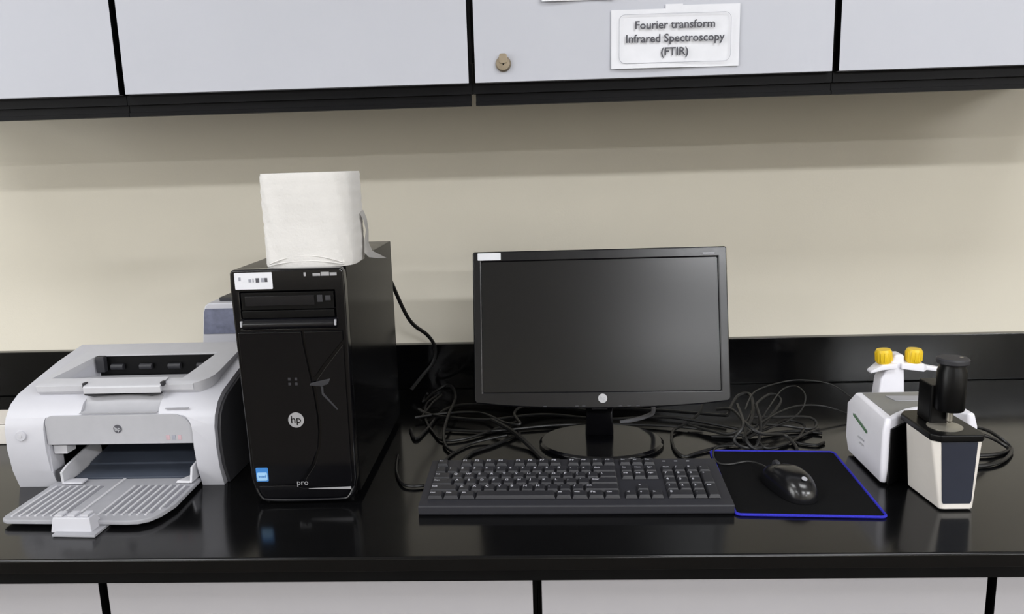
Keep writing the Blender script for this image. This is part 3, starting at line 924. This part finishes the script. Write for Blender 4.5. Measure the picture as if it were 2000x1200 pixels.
# sampling module in front of it (local coordinates)
mb = [[(0.0475, -0.0845, 0.002), (0.0545, -0.0865, 0.002), (0.0905, -0.0865, 0.002), (0.0955, -0.0825, 0.002), (0.0960, 0.004, 0.002), (0.042, 0.000, 0.002)],
      [(0.0320, -0.080, 0.1035), (0.0420, -0.0865, 0.1035), (0.0965, -0.0865, 0.1035), (0.1015, -0.0815, 0.1035), (0.1010, 0.004, 0.1035), (0.0335, 0.000, 0.1035)]]
obj('module_body', bm_loft(mb), M_MODW, sp, bevel=0.003, segs=3, angle=20)
obj('module_front_panel', bm_loft([[(0.0515, -0.0873, 0.0115), (0.0885, -0.0873, 0.0115), (0.0885, -0.0850, 0.0115), (0.0515, -0.0850, 0.0115)],
                                   [(0.0500, -0.0873, 0.0155), (0.0905, -0.0873, 0.0155), (0.0905, -0.0850, 0.0155), (0.0500, -0.0850, 0.0155)],
                                   [(0.0430, -0.0873, 0.1030), (0.0930, -0.0873, 0.1030), (0.0930, -0.0850, 0.1030), (0.0430, -0.0850, 0.1030)]]),
    M_NAVY, sp, bevel=0.0006)
obj('module_neck', bm_box(0.046, 0.094, 0.003, 0.034, 0.002, 0.1030), M_BLACK, sp)
mt = [(0.0300, -0.079), (0.0410, -0.0895), (0.0980, -0.0895), (0.1040, -0.082), (0.1030, 0.000), (0.0930, 0.030), (0.0400, 0.024), (0.0300, 0.010)]
obj('module_top', prism_z(mt, 0.1038, 0.1140), M_BLACK, sp, bevel=0.0022, segs=3)
cr = obj('crystal_plate', bm_lathe([(0.0235, 0.1140), (0.0235, 0.1150), (0.0215, 0.1154), (0.0, 0.1154)], 36, 0.064, -0.0515), M_CRYSTAL, sp)
obj('press_arm', prism_z(rrect(0.048, 0.074, -0.040, 0.000, 0.003, 3), 0.1141, 0.172), M_BLACK, sp, bevel=0.002)
obj('press_column', bm_lathe([(0.0185, 0.138), (0.0195, 0.140), (0.0195, 0.196), (0.0165, 0.202), (0.0165, 0.206)], 32, 0.071, -0.047), M_BLACK, sp)
kn = obj('press_knob', bm_lathe([(0.0195, 0.2062), (0.0215, 0.208), (0.0215, 0.2130), (0.0195, 0.2150), (0.0, 0.2152)], 32, 0.071, -0.047), M_DGREY, sp)
obj('knob_dot', bm_lathe([(0.0026, 0.2153), (0.0026, 0.2160)], 14, 0.081, -0.050), M_STEEL, kn)
obj('press_tip', bm_lathe([(0.0020, 0.1185), (0.0048, 0.122), (0.0048, 0.1378)], 18, 0.072, -0.0475), M_STEEL, sp)

# ------------------------------------------------------------------ white column with yellow caps
vs = thing('valve_column', 'white plastic column with two yellow-capped side arms behind the spectrometer', 'lab stand', (0.631, -0.30, H))
obj('column', prism_y([(-0.024, 0.0), (0.024, 0.0), (0.0235, 0.070), (0.0205, 0.110), (0.0185, 0.143), (0.002, 0.143), (-0.010, 0.118), (-0.0205, 0.098),
                       (-0.0235, 0.070)], -0.016, 0.016), M_SPEC, vs, bevel=0.004, segs=3, angle=30)
obj('side_arm', bm_loft([[(-0.040, -0.016, 0.1085), (-0.040, 0.002, 0.1085), (-0.040, 0.002, 0.1135), (-0.040, -0.016, 0.1135)],
                         [(-0.022, -0.024, 0.1165), (-0.022, 0.006, 0.1165), (-0.022, 0.006, 0.1270), (-0.022, -0.024, 0.1270)],
                         [(0.004, -0.024, 0.1190), (0.004, 0.006, 0.1190), (0.004, 0.006, 0.1290), (0.004, -0.024, 0.1290)]]), M_SPEC, vs, bevel=0.002)
obj('side_arm', bm_loft([[(0.012, -0.022, 0.1180), (0.012, 0.006, 0.1180), (0.012, 0.006, 0.1290), (0.012, -0.022, 0.1290)],
                         [(0.052, -0.022, 0.1120), (0.052, 0.006, 0.1120), (0.052, 0.006, 0.1270), (0.052, -0.022, 0.1270)],
                         [(0.060, -0.014, 0.1130), (0.060, 0.000, 0.1130), (0.060, 0.000, 0.1220), (0.060, -0.014, 0.1220)],
                         [(0.090, -0.013, 0.1085), (0.090, -0.001, 0.1085), (0.090, -0.001, 0.1160), (0.090, -0.013, 0.1160)]]), M_SPEC, vs, bevel=0.002)
for x, lean in ((-0.0150, -0.10), (0.0375, 0.0)):
    xf = Matrix.Translation((x, -0.010, 0.1275)) @ Matrix.Rotation(lean, 4, 'Y')
    cp = obj('yellow_cap', bm_lathe([(0.0115, 0.0), (0.0135, 0.004), (0.0138, 0.022), (0.0120, 0.0255), (0.0, 0.0258)], 28), M_YELLOW, vs, xf=xf)
    rb = bmesh.new()
    for k in range(14):
        a = 2 * math.pi * k / 14
        bm_box(0.0136 * math.cos(a) - 0.0008, 0.0136 * math.cos(a) + 0.0008, 0.0136 * math.sin(a) - 0.0008, 0.0136 * math.sin(a) + 0.0008, 0.004, 0.021, rb)
    g_ = obj('cap_grip', rb, M_YELLOW, cp, xf=xf)

# ------------------------------------------------------------------ cables
CAB = {
    'tower_cord': [(-0.318, -0.19, 0.326), (-0.313, -0.13, 0.268), (-0.289, -0.08, 0.179), (-0.257, -0.045, 0.137), (-0.244, -0.03, 0.104), (-0.25, -0.03, 0.071), (-0.274, -0.04, 0.043), (-0.297, -0.06, 0.017)],
    't1': [(-0.255, -0.100, 0.02), (-0.262, -0.091, 0.008), (-0.262, -0.112, 0.006), (-0.245, -0.052, 0.01), (-0.214, -0.043, 0.022), (-0.189, -0.142, 0.025), (-0.192, -0.25, 0.02), (-0.192, -0.325, 0.012), (-0.183, -0.376, 0.006), (-0.165, -0.406, 0.004)],
    't3': [(-0.105, -0.279, 0.02), (-0.064, -0.333, 0.016), (-0.03, -0.387, 0.006), (-0.007, -0.445, 0.004), (0.014, -0.484, 0.004)],
    't4': [(-0.05, -0.317, 0.006), (-0.078, -0.351, 0.003), (-0.1, -0.376, 0.003), (-0.13, -0.405, 0.003), (-0.144, -0.443, 0.003)],
    't5': [(-0.262, -0.176, 0.01), (-0.223, -0.219, 0.01), (-0.117, -0.258, 0.013), (-0.007, -0.238, 0.015), (0.111, -0.262, 0.012), (0.23, -0.265, 0.015), (0.317, -0.313, 0.015), (0.373, -0.348, 0.012)],
    't6': [(-0.194, -0.288, 0.004), (-0.104, -0.298, 0.004), (0.012, -0.277, 0.006), (0.125, -0.270, 0.004), (0.254, -0.296, 0.006), (0.356, -0.342, 0.005), (0.454, -0.322, 0.004), (0.502, -0.336, 0.004)],
    't7': [(-0.262, -0.282, 0.003), (-0.244, -0.334, 0.003), (-0.23, -0.278, 0.003), (-0.208, -0.168, 0.006), (-0.147, -0.137, 0.006), (-0.017, -0.173, 0.01), (0.188, -0.206, 0.012), (0.347, -0.261, 0.015)],
    'b1': [(0.337, -0.305, 0.03), (0.372, -0.237, 0.045), (0.395, -0.244, 0.05), (0.381, -0.316, 0.035), (0.35, -0.383, 0.02), (0.359, -0.411, 0.006), (0.388, -0.392, 0.004)],
    'b2': [(0.326, -0.268, 0.03), (0.347, -0.3, 0.04), (0.353, -0.386, 0.04), (0.373, -0.405, 0.03), (0.423, -0.364, 0.012), (0.435, -0.389, 0.004), (0.432, -0.412, 0.003)],
    'b3': [(0.363, -0.331, 0.05), (0.406, -0.238, 0.055), (0.474, -0.192, 0.06), (0.522, -0.184, 0.06), (0.572, -0.185, 0.05), (0.602, -0.221, 0.03)],
    'b4': [(0.381, -0.344, 0.02), (0.412, -0.303, 0.04), (0.465, -0.214, 0.05), (0.494, -0.208, 0.055), (0.498, -0.25, 0.05), (0.484, -0.276, 0.03), (0.449, -0.31, 0.02), (0.407, -0.325, 0.01)],
    'b5': [(0.343, -0.395, 0.02), (0.4, -0.332, 0.03), (0.473, -0.26, 0.03), (0.533, -0.241, 0.025), (0.579, -0.251, 0.012)],
    'b6': [(0.371, -0.388, 0.012), (0.381, -0.407, 0.004), (0.42, -0.389, 0.004), (0.470, -0.342, 0.005), (0.502, -0.316, 0.005)],
    'b7': [(0.381, -0.316, 0.03), (0.432, -0.304, 0.025), (0.488, -0.292, 0.02), (0.505, -0.293, 0.01), (0.488, -0.318, 0.006), (0.44, -0.31, 0.01), (0.379, -0.324, 0.02)],
    'b8': [(0.36, -0.285, 0.045), (0.346, -0.386, 0.04), (0.326, -0.405, 0.02), (0.342, -0.405, 0.006), (0.366, -0.400, 0.006), (0.384, -0.359, 0.03), (0.39, -0.302, 0.05)],
    't2': [(-0.250, -0.210, 0.006), (-0.236, -0.150, 0.016), (-0.222, -0.120, 0.022), (-0.236, -0.100, 0.014), (-0.252, -0.140, 0.008), (-0.240, -0.230, 0.005), (-0.215, -0.300, 0.004), (-0.190, -0.345, 0.004), (-0.140, -0.330, 0.004), (-0.060, -0.250, 0.006)],
    't8': [(-0.262, -0.230, 0.010), (-0.200, -0.205, 0.010), (-0.130, -0.215, 0.012), (-0.080, -0.280, 0.014), (-0.050, -0.300, 0.018), (-0.062, -0.255, 0.024), (-0.040, -0.200, 0.02), (0.040, -0.190, 0.012), (0.120, -0.215, 0.008)],
    'b9': [(0.268, -0.290, 0.008), (0.300, -0.330, 0.010), (0.330, -0.360, 0.014), (0.362, -0.340, 0.026), (0.400, -0.270, 0.04), (0.440, -0.225, 0.045), (0.452, -0.250, 0.04), (0.420, -0.300, 0.028), (0.385, -0.345, 0.014), (0.350, -0.372, 0.006)],
    'b10': [(0.300, -0.345, 0.004), (0.340, -0.350, 0.006), (0.400, -0.330, 0.010), (0.450, -0.285, 0.012), (0.480, -0.300, 0.008), (0.460, -0.345, 0.004), (0.440, -0.375, 0.003), (0.470, -0.392, 0.003), (0.490, -0.380, 0.003)],
    'm1': [(0.199, -0.301, 0.058), (0.202, -0.290, 0.034), (0.189, -0.280, 0.022), (0.167, -0.270, 0.012), (0.143, -0.265, 0.006)],
    'm2': [(0.306, -0.235, 0.03), (0.294, -0.261, 0.02), (0.264, -0.29, 0.01), (0.236, -0.316, 0.006), (0.226, -0.361, 0.004), (0.224, -0.41, 0.004), (0.235, -0.437, 0.003), (0.262, -0.419, 0.003), (0.298, -0.399, 0.004), (0.335, -0.381, 0.006)],
    's1': [(0.665, -0.438, 0.06), (0.727, -0.432, 0.045), (0.772, -0.405, 0.02), (0.787, -0.418, 0.006), (0.773, -0.445, 0.004), (0.737, -0.48, 0.004), (0.696, -0.496, 0.004), (0.668, -0.484, 0.004)],
    's2': [(0.665, -0.43, 0.05), (0.736, -0.426, 0.03), (0.772, -0.418, 0.012), (0.778, -0.431, 0.004), (0.743, -0.449, 0.004), (0.704, -0.452, 0.004)],
    'k1': [(-0.196, -0.547, 0.004), (-0.215, -0.55, 0.004), (-0.234, -0.537, 0.004), (-0.252, -0.486, 0.004), (-0.262, -0.417, 0.004)],
}
LEFTG, RIGHTG = 'loose black cables between tower and monitor', 'tangled cables between monitor and spectrometer'
CINFO = {
    'tower_cord': (0.0042, M_CABLE, 'black power cord hanging from the back of the computer tower against the wall', None),
    't1': (0.0030, M_CABLE, 'black cable looping down beside the tower to a crossing left of the keyboard', LEFTG),
    't3': (0.0042, M_CABLE, 'thick black cable slanting forward under the left end of the monitor', LEFTG),
    't4': (0.0030, M_CABLE, 'short black cable slanting towards the left rear of the keyboard', LEFTG),
    't5': (0.0030, M_CABLE, 'black cable running the whole width behind the monitor foot', LEFTG),
    't6': (0.0026, M_CABLE, 'thin black cable lying lowest behind the monitor foot', LEFTG),
    't7': (0.0032, M_CABLE, 'black cable curving along the upstand from the tower foot', LEFTG),
    't2': (0.0026, M_CABLE, 'black cable in a small coil on the worktop right behind the tower', LEFTG),
    't8': (0.0028, M_CABLE, 'black cable with a hump beneath the left corner of the monitor', LEFTG),
    'b9': (0.0026, M_CABLE2, 'dark grey cable rising in a narrow loop in the middle of the tangle', RIGHTG),
    'b10': (0.0026, M_CABLE, 'black cable snaking flat in front of the tangle behind the mouse pad', RIGHTG),
    'b1': (0.0032, M_CABLE2, 'dark grey cable bent over the top of the tangle right of the monitor', RIGHTG),
    'b2': (0.0030, M_CABLE2, 'dark grey cable dropping from the tangle to the rear of the mouse pad', RIGHTG),
    'b3': (0.0014, M_CABLE2, 'thin grey wire arching highest over the tangle towards the spectrometer', RIGHTG),
    'b4': (0.0014, M_CABLE2, 'thin grey wire forming an open loop above the tangle', RIGHTG),
    'b5': (0.0018, M_CABLE2, 'thin grey wire sloping from the tangle to the white column', RIGHTG),
    'b6': (0.0026, M_CABLE, 'black cable lying flat from the tangle to the left side of the spectrometer', RIGHTG),
    'b7': (0.0026, M_CABLE2, 'dark grey cable folded into a flat coil right of the tangle', RIGHTG),
    'b8': (0.0030, M_CABLE2, 'dark grey cable wound upright around the middle of the tangle', RIGHTG),
    'm1': (0.0042, M_CONN, 'pale grey cable hanging out below the monitor, right of its neck', None),
    'm2': (0.0026, M_CABLE, 'black cable curling around the right side of the monitor foot', None),
    's1': (0.0030, M_CABLE, 'outer black cable looping out to the right of the spectrometer', 'cables right of the spectrometer'),
    's2': (0.0030, M_CABLE, 'inner black cable bending back at the right of the spectrometer', 'cables right of the spectrometer'),
    'k1': (0.0024, M_CABLE, 'thin black cable on the worktop between tower and keyboard', None),
}
for kname, pts in CAB.items():
    r, m_, lab, grp = CINFO[kname]
    p0 = Vector(pts[0])
    p0.z = 0
    loc = (pts[0][0], pts[0][1], H)
    q = [(a - p0.x, b - p0.y, max(c, r + 0.0003)) for a, b, c in pts]
    o = obj('cable', bm_tube(q, r, 8, 7), m_, loc=loc)
    tag(o, lab, 'cable', grp)
